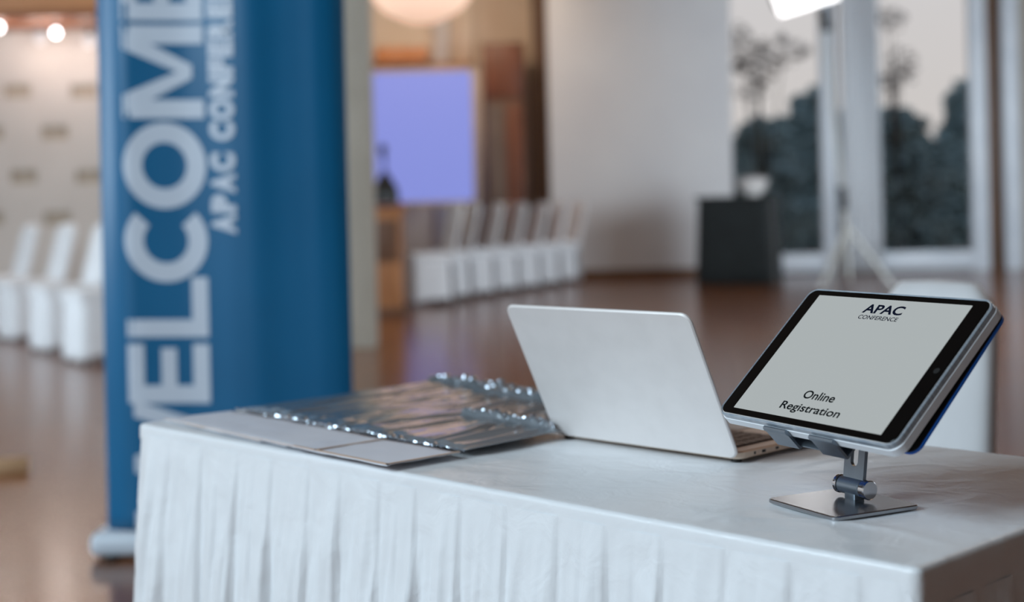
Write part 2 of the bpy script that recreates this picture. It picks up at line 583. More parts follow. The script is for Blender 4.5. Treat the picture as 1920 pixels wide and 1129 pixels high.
# sheer curtain between the two windows
x0, x1 = at(1578, 250, 20.2).x, at(1650, 250, 20.2).x
bm = bmesh.new()
grid(bm, 60, 8, lambda a, b: Vector((x0 + (x1 - x0) * a, 20.18 + 0.035 * math.sin(a * 2 * math.pi * 5.5) + 0.01 * math.sin(a * 40 + b * 3), 0.03 + 5.1 * b)))
cur = thing('sheer_curtain', 'pale grey sheer curtain hanging in folds between the two tall windows', 'curtain', (0, 0, 0))
o = link_mesh('fabric', bm, 'sheer', cur, autosmooth=0)
thicken(o, 0.004)
bm = bmesh.new()
tube(bm, [(x0 - 0.25, 20.2, 5.15), (x1 + 0.25, 20.2, 5.15)], 0.02)
link_mesh('curtain_rod', bm, 'frame', cur)

# outdoors: ground and trees beyond the glass
bm = bmesh.new()
rbox(bm, (80, 60, 0.2), (10, 60.2, -0.6))
tag(link_mesh('ground', bm, 'soil'), kind='structure')


def tree(label, base, crowns, mname, n, leaf, name='tree', trunk=True):
    t = thing(name, label, 'tree', base)
    bmx = bmesh.new()
    thin = 1.0 if mname == 'leaf' else 0.35
    jit = random.Random(len(label))
    for c_ in list(crowns):
        for _ in range(6):
            a_ = jit.uniform(-0.2, 3.4)
            k_ = jit.uniform(0.16, 0.34)
            crowns = crowns + [(c_[0] + c_[2] * math.cos(a_), c_[1] + c_[3] * math.sin(a_), c_[2] * k_, c_[3] * k_)]
    rnd = random.Random(hash(label) % 1000 if False else len(label) * 7 + int(base[0] * 10))
    for (cx, cz, rx, rz) in crowns:
        cxl, czl = cx - base[0], cz - base[2]
        for _ in range(int(n * 6 * rx * rz)):
            while True:
                p = Vector((rnd.uniform(-1, 1), rnd.uniform(-1, 1), rnd.uniform(-1, 1)))
                if 0.3 < p.length < 1:
                    break
            p = Vector((cxl + p.x * rx, p.y * rx * 0.8, czl + p.z * rz))
            q = Vector((rnd.gauss(0, 1), rnd.gauss(0, 1), rnd.gauss(0, 1))).normalized().to_track_quat('Z', 'Y')
            s = leaf * rnd.uniform(0.6, 1.3)
            bmx.faces.new([bmx.verts.new(p + q @ Vector(c)) for c in ((-s, 0, 0), (0, -s * 0.5, 0), (s, 0, 0), (0, s * 0.5, 0))])
    f = link_mesh('foliage', bmx, mname, t, smooth=False)
    f['kind'] = 'stuff'
    b = bmesh.new()
    top = max(c[1] for c in crowns) - base[2]
    tube(b, [(0, 0, 0), (0.05, 0, top * 0.5), (crowns[0][0] - base[0], 0, top * 0.85)], [0.14 * thin, 0.1 * thin, 0.05 * thin])
    for (cx, cz, rx, rz) in crowns[:4]:
        tube(b, [(0.03, 0, top * 0.35), ((cx - base[0]) * 0.6, 0.05, (cz - base[2]) * 0.7), (cx - base[0], 0, cz - base[2])], [0.06 * thin, 0.045 * thin, 0.02 * thin])
    link_mesh('trunk', b, 'bark', t)
    return t


def crown(u, v, ru, rv, Y):
    p = at(u, v, Y)
    return (p.x, p.z, ru * Y / F, rv * Y / F)


def tree_at(label, Y, cr, mname, n, leaf, name='tree'):
    cs = [crown(*c, Y) for c in cr]
    bx = sum(c[0] for c in cs) / len(cs)
    tree(label, (bx, Y, -0.5), cs, mname, n, leaf, name)


tree_at('tall thin-leaved grey tree beyond the left window pane', 26, [(1420, 125, 40, 42), (1470, 100, 38, 30), (1405, 175, 30, 22), (1390, 90, 20, 40)], 'leaf_dry', 150, 0.07)
tree_at('dark bushy tree low in the left window, beside the black table', 28, [(1420, 262, 50, 34), (1400, 330, 60, 60), (1450, 330, 60, 50), (1430, 420, 90, 90)], 'leaf', 420, 0.10)
tree_at('dense dark tree rising behind the left window post', 35, [(1530, 250, 60, 70), (1500, 310, 70, 80), (1560, 330, 80, 100), (1530, 430, 100, 90)], 'leaf', 420, 0.11)
tree_at('dark round tree at the left half of the right window', 29, [(1675, 260, 60, 62), (1690, 340, 80, 90), (1640, 330, 60, 90), (1680, 440, 90, 80)], 'leaf', 430, 0.11)
tree_at('dark tree climbing at the right edge of the right window', 32, [(1830, 240, 50, 80), (1810, 310, 60, 80), (1770, 330, 70, 80), (1800, 430, 90, 90)], 'leaf', 430, 0.11)
tree_at('small grey leafy branch tree high in the right window', 27, [(1672, 40, 26, 22), (1690, 130, 30, 34), (1668, 160, 20, 30)], 'leaf_dry', 150, 0.07)

# ------------------------------------------------------------------ banquet chairs in fabric covers
def make_chair(name, label, group, kx=1.0, lean=0.155, kz=1.0):
    """origin on the floor under the seat centre, facing -y"""
    t = thing(name, label, 'chair', group=group)
    t.scale = (kx, 1, kz)
    b = bmesh.new()
    rbox(b, (0.43, 0.44, 0.09), (0, -0.01, 0.475), bevel=0.035, seg=4)
    link_mesh('seat', b, 'cover', t, autosmooth=60)
    b = bmesh.new()

    def skirt(a, c):
        ang = a * 2 * math.pi
        ce, se = math.cos(ang), math.sin(ang)
        px = math.copysign(abs(ce) ** 0.35, ce)
        py = math.copysign(abs(se) ** 0.35, se)
        fl = 1 + 0.05 * c + 0.012 * c * math.sin(ang * 14)
        drop = 0.425 * c + (0.035 if c > 0.99 else 0) * max(0, math.sin(ang * 2 + 1)) * -1
        return Vector((px * 0.208 * fl, -0.01 + py * 0.213 * fl, 0.455 - drop))
    grid(b, 84, 8, skirt)
    bmesh.ops.remove_doubles(b, verts=b.verts[:], dist=1e-4)
    thicken(link_mesh('skirt', b, 'cover', t, autosmooth=60), 0.004)
    b = bmesh.new()

    def back(a, c):
        ang = a * 2 * math.pi
        ce, se = math.cos(ang), math.sin(ang)
        wid = 0.212 - 0.012 * c
        if c > 0.85:
            wid *= math.sqrt(max(0.0, 1 - ((c - 0.85) / 0.15) ** 2 * 0.55))
        th = 0.034 * (1 if c < 0.97 else 0.5)
        px = math.copysign(abs(ce) ** 0.5, ce) * wid
        py = math.copysign(abs(se) ** 0.7, se) * th
        z = 0.40 + 0.60 * c
        return Vector((px, 0.20 + lean * c + py, z))
    vs = grid(b, 40, 16, back)
    top = b.verts.new((0, 0.20 + lean + 0.002, 1.004))
    for i in range(40):
        b.faces.new((vs[16][i], vs[16][i + 1], top))
    bmesh.ops.remove_doubles(b, verts=b.verts[:], dist=1e-4)
    link_mesh('backrest', b, 'cover', t, autosmooth=60)
    b = bmesh.new()

    def tail(a, c):
        x = (a - 0.5) * 0.41 * (1 + 0.05 * c)
        return Vector((x, 0.232 + 0.02 * c + 0.006 * math.sin(a * 40), 0.45 - 0.42 * c))
    grid(b, 30, 6, tail)
    thicken(link_mesh('back_drape', b, 'cover', t, autosmooth=60), 0.004)
    for sx in (-1, 1):
        for sy in (-1, 1):
            b = bmesh.new()
            cyl(b, (sx * 0.175, -0.01 + sy * 0.175, 0), (sx * 0.17, -0.01 + sy * 0.17, 0.44), 0.014, 0.014, 10)
            link_mesh('leg', b, 'leg_dark', t)
    return t


def face(dx, dy):
    """rotation that turns a chair from facing -y to facing (dx, dy)"""
    return math.atan2(dy, dx) + math.pi / 2


ch = make_chair('banquet_chair', '', 'covered chairs left of the banner')
left_spots = [(-8, 648, 'white covered chair at the left edge, farthest of the left row'),
              (57, 660, 'white covered chair second in the left row, between the edge chair and the banner'),
              (122, 680, 'white covered chair third in the left row, nearest fully seen beside the banner'),
              (190, 700, 'white covered chair mostly hidden behind the left side of the blue banner')]
for i, (u, v, lab) in enumerate(left_spots):
    p = floor_at(u, v - 24)
    if i == 0:
        ch.location = p
        ch.rotation_euler = (0, 0, face(-0.80, -0.60))
        ch['label'] = lab
    else:
        copy_tree(ch, p, face(-0.80, -0.60), lab)
mid = [(803, 571), (838, 563), (884, 556), (930, 549), (972, 543), (1010, 537), (1046, 531)]
names = ['white covered chair nearest in the far row, its seat front bluish in daylight',
         'white covered chair second in the far row, under the right of the purple screen',
         'white covered chair third in the far row, just right of the purple screen',
         'white covered chair fourth in the far row, in front of the dark cabinet',
         'white covered chair fifth in the far row, third from its white-wall end',
         'white covered chair next to last in the far row beside the white wall',
         'white covered chair last and farthest in the row beside the white wall']
for (u, v), lab in zip(mid, names):
    c = copy_tree(ch, floor_at(u, v), face(-0.93, -0.36), lab)
    c['group'] = 'covered chairs in the far row'
    c.scale = (1.04, 1.04, 1.12)
p = at(1745, 600, 2.62)
fdir = Vector((-0.80, -0.60, 0))
c = make_chair('banquet_chair', 'white covered chair close behind the table, partly hidden by the tablet', None, 0.62, 0.05, 0.885)
c.location = Vector((p.x, 2.62, 0)) + fdir * 0.225
c.rotation_euler = (0, 0, face(fdir.x, fdir.y))

# ------------------------------------------------------------------ lectern, microphone, screen, cabinet, wall box
p = floor_at(718, 592)
LX0, LX1 = at(676, 500, p.y).x, at(752, 500, p.y).x
lw = LX1 - LX0
lec = thing('lectern', 'wooden lectern with dark front panel between grey pillar and white chairs', 'lectern', ((LX0 + LX1) / 2, p.y + 0.25, 0))
zt = at(718, 385, p.y).z
b = bmesh.new(); rbox(b, (lw, 0.46, zt - 0.12), (0, 0, (zt - 0.12) / 2 + 0.06), bevel=0.02); link_mesh('body', b, 'lectern', lec)
b = bmesh.new(); rbox(b, (lw + 0.04, 0.5, 0.07), (0, 0, 0.035), bevel=0.01); link_mesh('plinth', b, 'lectern_dark', lec)
b = bmesh.new(); rbox(b, (lw * 0.86, 0.03, 0.42), (0, -0.235, zt - 0.36), bevel=0.008); link_mesh('front_panel', b, 'lectern_dark', lec)
b = bmesh.new(); rbox(b, (lw + 0.06, 0.52, 0.06), (0, 0, zt - 0.04), bevel=0.015, rot=Matrix.Rotation(R(8), 3, 'X')); link_mesh('slanted_top', b, 'lectern', lec)
mx = at(722, 360, p.y + 0.25).x
mic = thing('microphone', 'black gooseneck microphone with a broad tapered base standing on the lectern', 'microphone', (mx, p.y + 0.25, zt + 0.045))
b = bmesh.new(); lathe(b, [(0.11, -0.02), (0.115, 0.05), (0.10, 0.14), (0.05, 0.24), (0.02, 0.30)]); link_mesh('base', b, 'black', mic)
b = bmesh.new(); tube(b, [(0, 0, 0.28), (0, 0, 0.42), (-0.01, -0.02, 0.5)], 0.016); link_mesh('gooseneck', b, 'black', mic)
b = bmesh.new(); lathe(b, [(0.02, 0.48), (0.032, 0.5), (0.036, 0.54), (0.02, 0.575)], (-0.01, -0.02, 0)); link_mesh('capsule', b, 'black', mic)
mic.scale = (1.25, 1.25, 1.0)

YS = 20.6
s0, s1 = at(664, 138, YS), at(889, 376, YS)
scr = thing('projection_screen', 'glowing lavender projection screen on the far wall above the chairs', 'screen', ((s0.x + s1.x) / 2, YS, s1.z))
sw_, sh_ = s1.x - s0.x, s0.z - s1.z
b = bmesh.new(); plate(b, sw_, sh_, 0.03, 0.06, (0, 0, sh_ / 2)); link_mesh('screen_surface', b, 'screen', scr)
b = bmesh.new()
for cx, cz, sx, sz in ((0, sh_ + 0.03, sw_ + 0.16, 0.06), (0, -0.03, sw_ + 0.16, 0.06), (-sw_ / 2 - 0.05, sh_ / 2, 0.08, sh_ + 0.1), (sw_ / 2 + 0.05, sh_ / 2, 0.08, sh_ + 0.1)):
    rbox(b, (sx, 0.06, sz), (cx, 0, cz), bevel=0.01)
link_mesh('screen_frame', b, 'screen_frame', scr)
for sx in (-1, 1):
    b = bmesh.new(); cyl(b, (sx * sw_ * 0.4, 0.04, -s1.z + 0.0), (sx * sw_ * 0.4, 0.04, 0), 0.03, 0.03, 12)
    link_mesh('leg', b, 'screen_frame', scr)

YX = 21.6
a0, a1 = at(706, 92, YX), at(803, 126, YX)
bx = thing('wall_box', 'orange wooden box mounted on the beige wall above the lavender screen', 'box', ((a0.x + a1.x) / 2, YX, a1.z))
bw, bh = a1.x - a0.x, a0.z - a1.z
b = bmesh.new(); rbox(b, (bw, 0.5, bh), (0, 0.02, bh / 2), bevel=0.02); link_mesh('body', b, 'orange_wood', bx)
b = bmesh.new(); rbox(b, (bw + 0.06, 0.55, 0.06), (0, 0.01, 0.03), bevel=0.01); link_mesh('base_board', b, 'soffit_dark', bx)
for k in (-1, 1):
    b = bmesh.new(); rbox(b, (bw * 0.44, 0.02, bh * 0.62), (k * bw * 0.235, -0.235, bh * 0.55), bevel=0.006); link_mesh('panel', b, 'orange_wood', bx)

YC = 21.3
a0, a1 = at(904, 84, YC), at(992, 500, YC)
cw = a1.x - a0.x
cab = thing('cabinet', 'tall dark red-brown wooden cabinet against the wall behind the far chairs', 'cabinet', ((a0.x + a1.x) / 2, YC, 0))
b = bmesh.new(); rbox(b, (cw, 0.5, a0.z), (0, 0, a0.z / 2), bevel=0.02); link_mesh('body', b, 'brown_wood', cab)
zm = at(945, 190, YC).z
b = bmesh.new(); rbox(b, (cw * 0.9, 0.04, a0.z - zm - 0.06), (0, -0.26, (a0.z + zm) / 2), bevel=0.01); link_mesh('door', b, 'dark_door', cab)
for k in (-1, 1):
    b = bmesh.new(); rbox(b, (cw * 0.44, 0.04, zm - 0.2), (k * cw * 0.228, -0.26, zm / 2 + 0.04), bevel=0.01)
    d = link_mesh('door', b, 'dark_door2' if k < 0 else 'dark_door', cab)
    b = bmesh.new(); lathe(b, [(0.012, 0), (0.02, 0.02), (0.012, 0.035)], (k * cw * 0.06, -0.29, 1.1)); link_mesh('knob', b, 'chrome', d)

# pendant lantern
YN = 13.0
pc = at(789, -62, YN)
pen = thing('pendant_lantern', 'large round glowing peach paper lantern hanging above the lavender screen', 'lamp', pc)
b = bmesh.new()
rad = 112 * YN / F
bmesh.ops.create_uvsphere(b, u_segments=32, v_segments=20, radius=1.0)
for v in b.verts:
    v.co = (v.co.x * rad, v.co.y * rad, v.co.z * rad * 0.95 + 0.006 * math.sin(v.co.z * 40))
link_mesh('shade', b, 'lantern', pen)
b = bmesh.new(); cyl(b, (0, 0, rad * 0.9), (0, 0, 5.40 - pc.z), 0.012, 0.012, 8); link_mesh('cord', b, 'black', pen)
b = bmesh.new(); lathe(b, [(0.07, 5.33 - pc.z), (0.07, 5.39 - pc.z), (0.05, 5.40 - pc.z)]); link_mesh('ceiling_rose', b, 'frame', pen)

# spot bulbs under the soffit
for i, (u, v, Y, mm, r, lab) in enumerate(((105, 62, 13.9, 'bulb', 0.034, 'bright round bulb under the wooden soffit, left of the banner'),
                                           (-2, 52, 13.9, 'bulb', 0.034, 'bright round bulb cut by the left edge of the frame'),
                                           (76, 72, 14.2, 'bulb_dim', 0.06, 'dim bulb just left of the bright round bulb'),
                                           (168, 78, 14.2, 'bulb_dim', 0.06, 'dim bulb beside the top of the banner'))):
    c = at(u, v, Y)
    t = thing('light_bulb', lab, 'light bulb', c, group='bulbs under the soffit')
    b = bmesh.new(); lathe(b, [(0.004, -r), (r * 0.6, -r * 0.8), (r, 0), (r * 0.8, r * 0.6), (r * 0.4, r * 1.2)], seg=16); link_mesh('globe', b, mm, t)
    b = bmesh.new(); cyl(b, (0, 0, r * 1.1), (0, 0, r * 1.1 + 0.06), r * 0.45, r * 0.45, 12); link_mesh('socket', b, 'leg_dark', t)
    b = bmesh.new(); cyl(b, (0, 0, r * 1.1 + 0.05), (0, 0, zb - c.z + 0.01), 0.006, 0.006, 6); link_mesh('cord', b, 'leg_dark', t)
    point('bulb_light', c + Vector((0, -0.1, -0.12)), 7 if mm == 'bulb' else 4, (1.0, 0.84, 0.76), 0.06)

# black cocktail table with a white dish
YT = 18.0
x0, x1 = at(1306, 500, YT).x, at(1492, 500, YT).x
zt = at(1400, 367, YT).z
wt = (x1 - x0) / 1.28
tb = thing('cocktail_table', 'black cloth covered square table in front of the white wall', 'table', ((x0 + x1) / 2, YT + wt / 2, 0), R(-24))
b = bmesh.new(); rbox(b, (wt * 0.97, wt * 0.8, 0.04), (0, 0, zt - 0.02), bevel=0.012); link_mesh('tabletop', b, 'black_cloth', tb)
b = bmesh.new()


def drape(a, c):
    ang = a * 2 * math.pi
    ce, se = math.cos(ang), math.sin(ang)
    px = math.copysign(abs(ce) ** 0.22, ce); py = math.copysign(abs(se) ** 0.22, se)
    fl = 1 + 0.07 * c + 0.015 * c * math.sin(ang * 18)
    return Vector((px * wt * 0.47 * fl, py * wt * 0.39 * fl, zt - 0.01 - (zt - 0.02) * c))


grid(b, 120, 6, drape)
bmesh.ops.remove_doubles(b, verts=b.verts[:], dist=1e-4)
thicken(link_mesh('black_drape', b, 'black_cloth', tb, autosmooth=50), 0.004)
c = at(1412, 358, YT + wt / 2)
dish = thing('white_bowl', 'white rounded bowl standing on the black cloth covered table', 'bowl', (c.x, YT + wt / 2, zt))
b = bmesh.new(); lathe(b, [(0.09, 0.0), (0.10, 0.02), (0.17, 0.09), (0.20, 0.19), (0.205, 0.2)]); link_mesh('body', b, 'ceramic', dish)
b = bmesh.new(); lathe(b, [(0.205, 0.195), (0.21, 0.205), (0.15, 0.235), (0.04, 0.25)]); link_mesh('lid', b, 'ceramic', dish)

# light stand with softbox
YK = 16.6
p0 = at(1592, 505, YK)
ks = thing('studio_light', 'studio softbox light on a thin tripod stand before the windows', 'light stand', (p0.x, YK, 0))
topz = at(1550, 40, YK).z
b = bmesh.new(); tube(b, [(0, 0, 0.12), (-0.06, 0, 1.2)], 0.025); tube(b, [(-0.06, 0, 1.1), (-0.24, 0, topz)], 0.02); link_mesh('pole', b, 'stand_grey', ks)
kz = at(1592, 372, YK).z
b = bmesh.new(); cyl(b, (-0.05, -0.02, kz - 0.14), (-0.08, -0.02, kz + 0.14), 0.05, 0.05, 14, bevel=0.01); link_mesh('clamp', b, 'black', ks)
b = bmesh.new(); cyl(b, (-0.21, -0.02, topz - 0.12), (-0.25, -0.02, topz + 0.16), 0.06, 0.05, 14, bevel=0.01); link_mesh('tilt_head', b, 'black', ks)
for k, (dx, dy) in enumerate(((0.5, -0.1), (-0.42, -0.3), (-0.1, 0.5))):
    b = bmesh.new(); tube(b, [(-0.02, 0, 0.75), (dx, dy, 0.02)], 0.025); link_mesh('leg', b, 'stand_grey', ks)
b = bmesh.new()
cb = at(1490, 18, YK)
rot = Matrix.Rotation(R(-16), 3, 'Y') @ Matrix.Rotation(R(-12), 3, 'X')
loc = Vector((cb.x - p0.x + 0.02, -0.1, cb.z + 0.42))
rbox(b, (0.72, 0.06, 0.9), loc, bevel=0.02, rot=rot)
link_mesh('softbox_diffuser', b, 'softbox', ks)
b = bmesh.new()
r = bmesh.ops.create_cone(b, cap_ends=True, segments=4, radius1=0.56, radius2=0.12, depth=0.35)
bmesh.ops.transform(b, matrix=Matrix.Translation(loc + Vector((0, 0.2, 0))) @ rot.to_4x4() @ Matrix.Rotation(R(-90), 4, 'X') @ Matrix.Rotation(R(45), 4, 'Z'), verts=b.verts[:])
link_mesh('softbox_hood', b, 'black', ks, smooth=False)

# small box on the floor at the left
p = floor_at(22, 884)
fb = thing('floor_box', 'small beige cardboard box lying on the brown floor at the left edge', 'box', p, R(20))
b = bmesh.new(); rbox(b, (0.13, 0.09, 0.05), (0, 0, 0.025), bevel=0.004); link_mesh('body', b, 'beige_box', fb)
b = bmesh.new(); rbox(b, (0.134, 0.045, 0.004), (0, -0.023, 0.052), bevel=0.001, rot=Matrix.Rotation(R(6), 3, 'X')); link_mesh('lid_flap', b, 'beige_box', fb)

# ------------------------------------------------------------------ roll-up banner
YBN = 4.32
bl, br = at(203, 988, YBN), at(668, 988, YBN)
bw = br.x - bl.x
bz0, bz1 = 0.085, 2.05
ban = thing('roll_up_banner', 'tall blue roll-up banner with white WELCOME lettering running upwards behind the table', 'banner', (bl.x, YBN, 0))
SL = [(0.0, 1.3), (0.065, 1.05), (0.105, 0.35), (0.16, -0.2), (0.30, -0.14), (0.42, 0.12), (0.50, 0.30), (0.58, 0.08), (0.68, -0.26), (0.78, -0.10), (0.86, -0.04), (0.92, -0.3), (1.0, -0.9)]


def slope(x):
    for (a, p), (b_, q) in zip(SL, SL[1:]):
        if x <= b_:
            k = (x - a) / (b_ - a)
            k = k * k * (3 - 2 * k)
            return p + (q - p) * k
    return SL[-1][1]


HT = [0.0]
for i in range(200):
    HT.append(HT[-1] + slope((i + 0.5) / 200) * bw / 200)


def hgt(x, zf):
    """bulge of the vinyl towards the viewer"""
    xx = min(max(x + 0.10 * (zf - 0.5) * (1 if 0.5 < x < 0.85 else 0) * 0, 0), 1) * 200
    i = min(int(xx), 199)
    return (HT[i] + (HT[i + 1] - HT[i]) * (xx - i)) * (0.35 + 0.75 * zf)


def on_banner(X, Z, d=0.0):
    """X metres from the left edge, Z height"""
    zf = (Z - bz0) / (bz1 - bz0)
    return Vector((X, -hgt(X / bw, zf) - d, Z))


bm = bmesh.new()
grid(bm, 160, 40, lambda a, b_: on_banner(a * bw, bz0 + (bz1 - bz0) * b_))
fab = link_mesh('banner_sheet', bm, 'banner', ban, autosmooth=0)
thicken(fab, 0.001, 1)


def px2(u, v):
    """pixel on the banner plane to (X, Z)"""
    q = at(u, v, YBN)
    for _ in range(3):
        q = at(u, v, YBN - hgt((q.x - bl.x) / bw, (q.z - bz0) / (bz1 - bz0)))
    return q.x - bl.x, q.z


def stroke(bm_, q, nx=8, ny=8, d=0.0022):
    """a flat quad of print, q = four (X, Z) corners, subdivided to follow the vinyl"""
    a, b_, c_, d_ = [Vector(p) for p in q]
    def fn(i, j):
        p = (a * (1 - i) + b_ * i) * (1 - j) + (d_ * (1 - i) + c_ * i) * j
        return on_banner(p.x, p.y, d)
    grid(bm_, nx, ny, fn)


# letters run upwards: along = up, letter height = towards the left; (u0 = cap line, u1 = baseline) pixels
def letter(kind, vb, vt):
    """vb / vt: pixel rows where the letter starts (below) and ends (above)"""
    b_ = bmesh.new()
    vm = (vb + vt) / 2
    sk = 0.022 * (vm - 300)
    capx, basx = 232 + sk, 385 + sk
    if kind == 'W':
        capx += 9

    def P(s, h):          # s 0..1 along the text, h 0 baseline .. 1 cap line
        v = vb + (vt - vb) * s
        u = basx + (capx - basx) * h + 0.022 * (v - vm)
        return px2(u, v)

    def bar(s0, s1, h0, h1):
        stroke(b_, (P(s0, h0), P(s1, h0), P(s1, h1), P(s0, h1)))

    if kind == 'E':
        k = 0.30
        bar(0, k, 0, 1)
        for h0, h1 in ((0, 0.2), (0.4, 0.59), (0.8, 1)):
            bar(k, 1 if h0 != 0.4 else 0.93, h0, h1)
    elif kind == 'L':
        bar(0, 0.29, 0, 1)
        bar(0.29, 1, 0, 0.2)
    elif kind == 'M':
        k = 0.20
        bar(0, k, 0, 1)
        bar(1 - k, 1, 0, 1)
        stroke(b_, (P(k * 0.2, 1), P(k * 1.25, 1), P(0.5 + 0.07, 0.14), P(0.5 - 0.07, 0.14)))
        stroke(b_, (P(1 - k * 1.25, 1), P(1 - k * 0.2, 1), P(0.5 + 0.07, 0.14), P(0.5 - 0.07, 0.14)))
    elif kind == 'W':
        for (sa, sb) in ((0.0, 0.22), (0.5, 0.30), (0.5, 0.70), (1.0, 0.78)):
            stroke(b_, (P(sa - 0.075, 1), P(sa + 0.075, 1), P(sb + 0.075, 0), P(sb - 0.075, 0)))
    else:
        a0, a1 = (0, 360) if kind == 'O' else (47, 313)
        ri = 0.54

        def ring(i, j):
            a = R(a0 + (a1 - a0) * i)
            rr = ri + (1 - ri) * j
            s = 0.5 + 0.5 * rr * math.cos(a) * (1.0 if kind == 'O' else 1.12) - (0.0 if kind == 'O' else -0.04)
            h = 0.5 + 0.5 * rr * math.sin(a) * 1.02
            X, Z = P(s, h)
            return on_banner(X, Z, 0.0022)
        grid(b_, 72, 5, ring)
    o = link_mesh('letter', b_, 'print_white', ban, autosmooth=0)
    return o


for kind, vb, vt in (('E', 38, -72), ('M', 222, 47), ('O', 391, 230), ('C', 526, 388), ('L', 632, 520), ('E', 756, 645), ('W', 975, 766)):
    letter(kind, vb, vt)


def up_text(s, v0, v1, ub, uc, bold):
    """small upward line; v0 start row, v1 end row; ub baseline column, uc cap column at row 340"""
    b_ = bmesh.new()

    def place(a, h):
        v = v0 + (v1 - v0) * a
        u = ub + (uc - ub) * h + 0.022 * (v - 340)
        X, Z = px2(u, v)
        return on_banner(X, Z, 0.0035)
    text_bm(b_, s, (0, 1, 0, 1), place, bold)
    return link_mesh('letter', b_, 'print_white', ban, autosmooth=0)


# one mesh per letter, spaced like the printed line
adv = {'A': 1.0, 'P': 0.92, 'C': 0.96, 'O': 1.08, 'N': 1.06, 'F': 0.84, 'E': 0.86, 'R': 0.96, ' ': 0.5}
unit = 155 / (1.0 + 0.92 + 1.0 + 0.96)
v = 440.0
for chx in 'APAC CONFERENCE':
    wdt = adv[chx] * unit
    if chx != ' ':
        up_text(chx, v - wdt * 0.04, v - wdt * 0.96, 442, 393, 0.07)
    v -= wdt

cs = at(173, 1000, YBN)
ce = at(694, 1000, YBN)
b = bmesh.new()
rbox(b, (ce.x - cs.x, 0.16, 0.076), ((cs.x + ce.x) / 2 - bl.x, 0.03, 0.044), bevel=0.03, seg=5)
link_mesh('cassette', b, 'cassette', ban)
b = bmesh.new()
rbox(b, (0.03, 0.05, 0.02), (0.0, 0.05, 0.086), bevel=0.008)
link_mesh('cassette_clip', b, 'cassette', ban)
for xx in (0.02, bw - 0.02):
    b = bmesh.new(); rbox(b, (0.03, 0.20, 0.012), (xx, 0.03, 0.006), bevel=0.004); link_mesh('foot', b, 'black', ban)
b = bmesh.new(); cyl(b, (bw / 2, 0.08, 0.07), (bw / 2, 0.06, bz1), 0.01, 0.01, 10); link_mesh('support_pole', b, 'stand_grey', ban)
b = bmesh.new(); rbox(b, (bw + 0.02, 0.03, 0.03), (bw / 2, 0.0, bz1), bevel=0.008); link_mesh('top_rail', b, 'stand_grey', ban)

# ------------------------------------------------------------------ registration table in white satin
TA = 0.8017
EX = Vector((math.cos(TA), -math.sin(TA), 0))      # along the front edge, to the right
GY = Vector((math.sin(TA), math.cos(TA), 0))       # away from the front edge
FRc = Vector((0.32136 * S, 1.1348 * S, 0))
TL, TW = 1.281, 0.541
TC = FRc - EX * (TL / 2) + GY * (TW / 2)
TROT = math.atan2(EX.y, EX.x)
tab = thing('skirted_table', 'long table in white satin cloth with a pleated skirt, in the foreground', 'table', TC, TROT)
b = bmesh.new()
rbox(b, (TL - 0.05, TW - 0.05, 0.025), (0, 0, TZ - 0.03), bevel=0.004)
link_mesh('tabletop', b, 'lectern', tab)
for sx in (-1, 1):
    for sy in (-1, 1):
        b = bmesh.new(); cyl(b, (sx * (TL / 2 - 0.08), sy * (TW / 2 - 0.07), 0), (sx * (TL / 2 - 0.08), sy * (TW / 2 - 0.07), TZ - 0.04), 0.015, 0.015, 10)
        link_mesh('leg', b, 'leg_dark', tab)


def nz(x, y, z=0.0):
    return noise.noise(Vector((x, y, z)))


# top cloth with an eased edge and a narrow overhanging hem
bm = bmesh.new()
hx, hy, rr = TL / 2, TW / 2, 0.006


def top_z(x, y):
    edge = min(hx - abs(x), hy - abs(y))
    k = min(1, max(0, edge / 0.04))
    w = 0.0009 * nz(x * 7, y * 7, 3) + 0.0006 * nz(x * 16 + 2 * nz(x * 5, y * 5), y * 19, 1)
    cr = nz(x * 6 + 1.5 * nz(x * 3, y * 3, 9), y * 7, 12)
    w += 0.0017 * math.exp(-(cr / 0.07) ** 2) * min(1, max(0, nz(x * 3.1, y * 3.1, 21) * 2.5 + 0.45))
    return TZ + w * k


def top_pt(a, c):
    return Vector(((a - 0.5) * 2 * (hx - rr), (c - 0.5) * 2 * (hy - rr), 0))


def tp(a, c):
    p_ = top_pt(a, c)
    p_.z = top_z(p_.x, p_.y)
    return p_


grid(bm, 320, 140, tp)
ring_pts = []
nx_, ny_ = 320, 140
for i in range(nx_): ring_pts.append((i / nx_, 0, 0, -1))
for j in range(ny_): ring_pts.append((1, j / ny_, 1, 0))
for i in range(nx_): ring_pts.append((1 - i / nx_, 1, 0, 1))
for j in range(ny_): ring_pts.append((0, 1 - j / ny_, -1, 0))
prev = None
N = len(ring_pts)
loops = []
for k in range(9):
    lp = []
    for idx, (a, c, nx0, ny0) in enumerate(ring_pts):
        p_ = tp(a, c)
        nn = Vector((nx0, ny0, 0))
        if (a in (0, 1)) and (c in (0, 1)):
            nn = Vector((1 if a == 1 else -1, 1 if c == 1 else -1, 0)).normalized()
        if k <= 5:
            t_ = R(90 * k / 5)
            p_ = Vector((p_.x + nn.x * rr * math.sin(t_), p_.y + nn.y * rr * math.sin(t_), p_.z - rr * (1 - math.cos(t_))))
        else:
            dz = (k - 5) / 3
            lenz = 0.015 if nx0 == 0 else 0.034
            p_ = Vector((p_.x + nn.x * (rr + 0.0004 * dz), p_.y + nn.y * (rr + 0.0004 * dz), p_.z - rr - lenz * dz))
        lp.append(bm.verts.new(p_))
    loops.append(lp)
for a, c in zip(loops, loops[1:]):
    for i in range(N):
        bm.faces.new((a[i], a[(i + 1) % N], c[(i + 1) % N], c[i]))
bmesh.ops.remove_doubles(bm, verts=bm.verts[:], dist=1e-5)
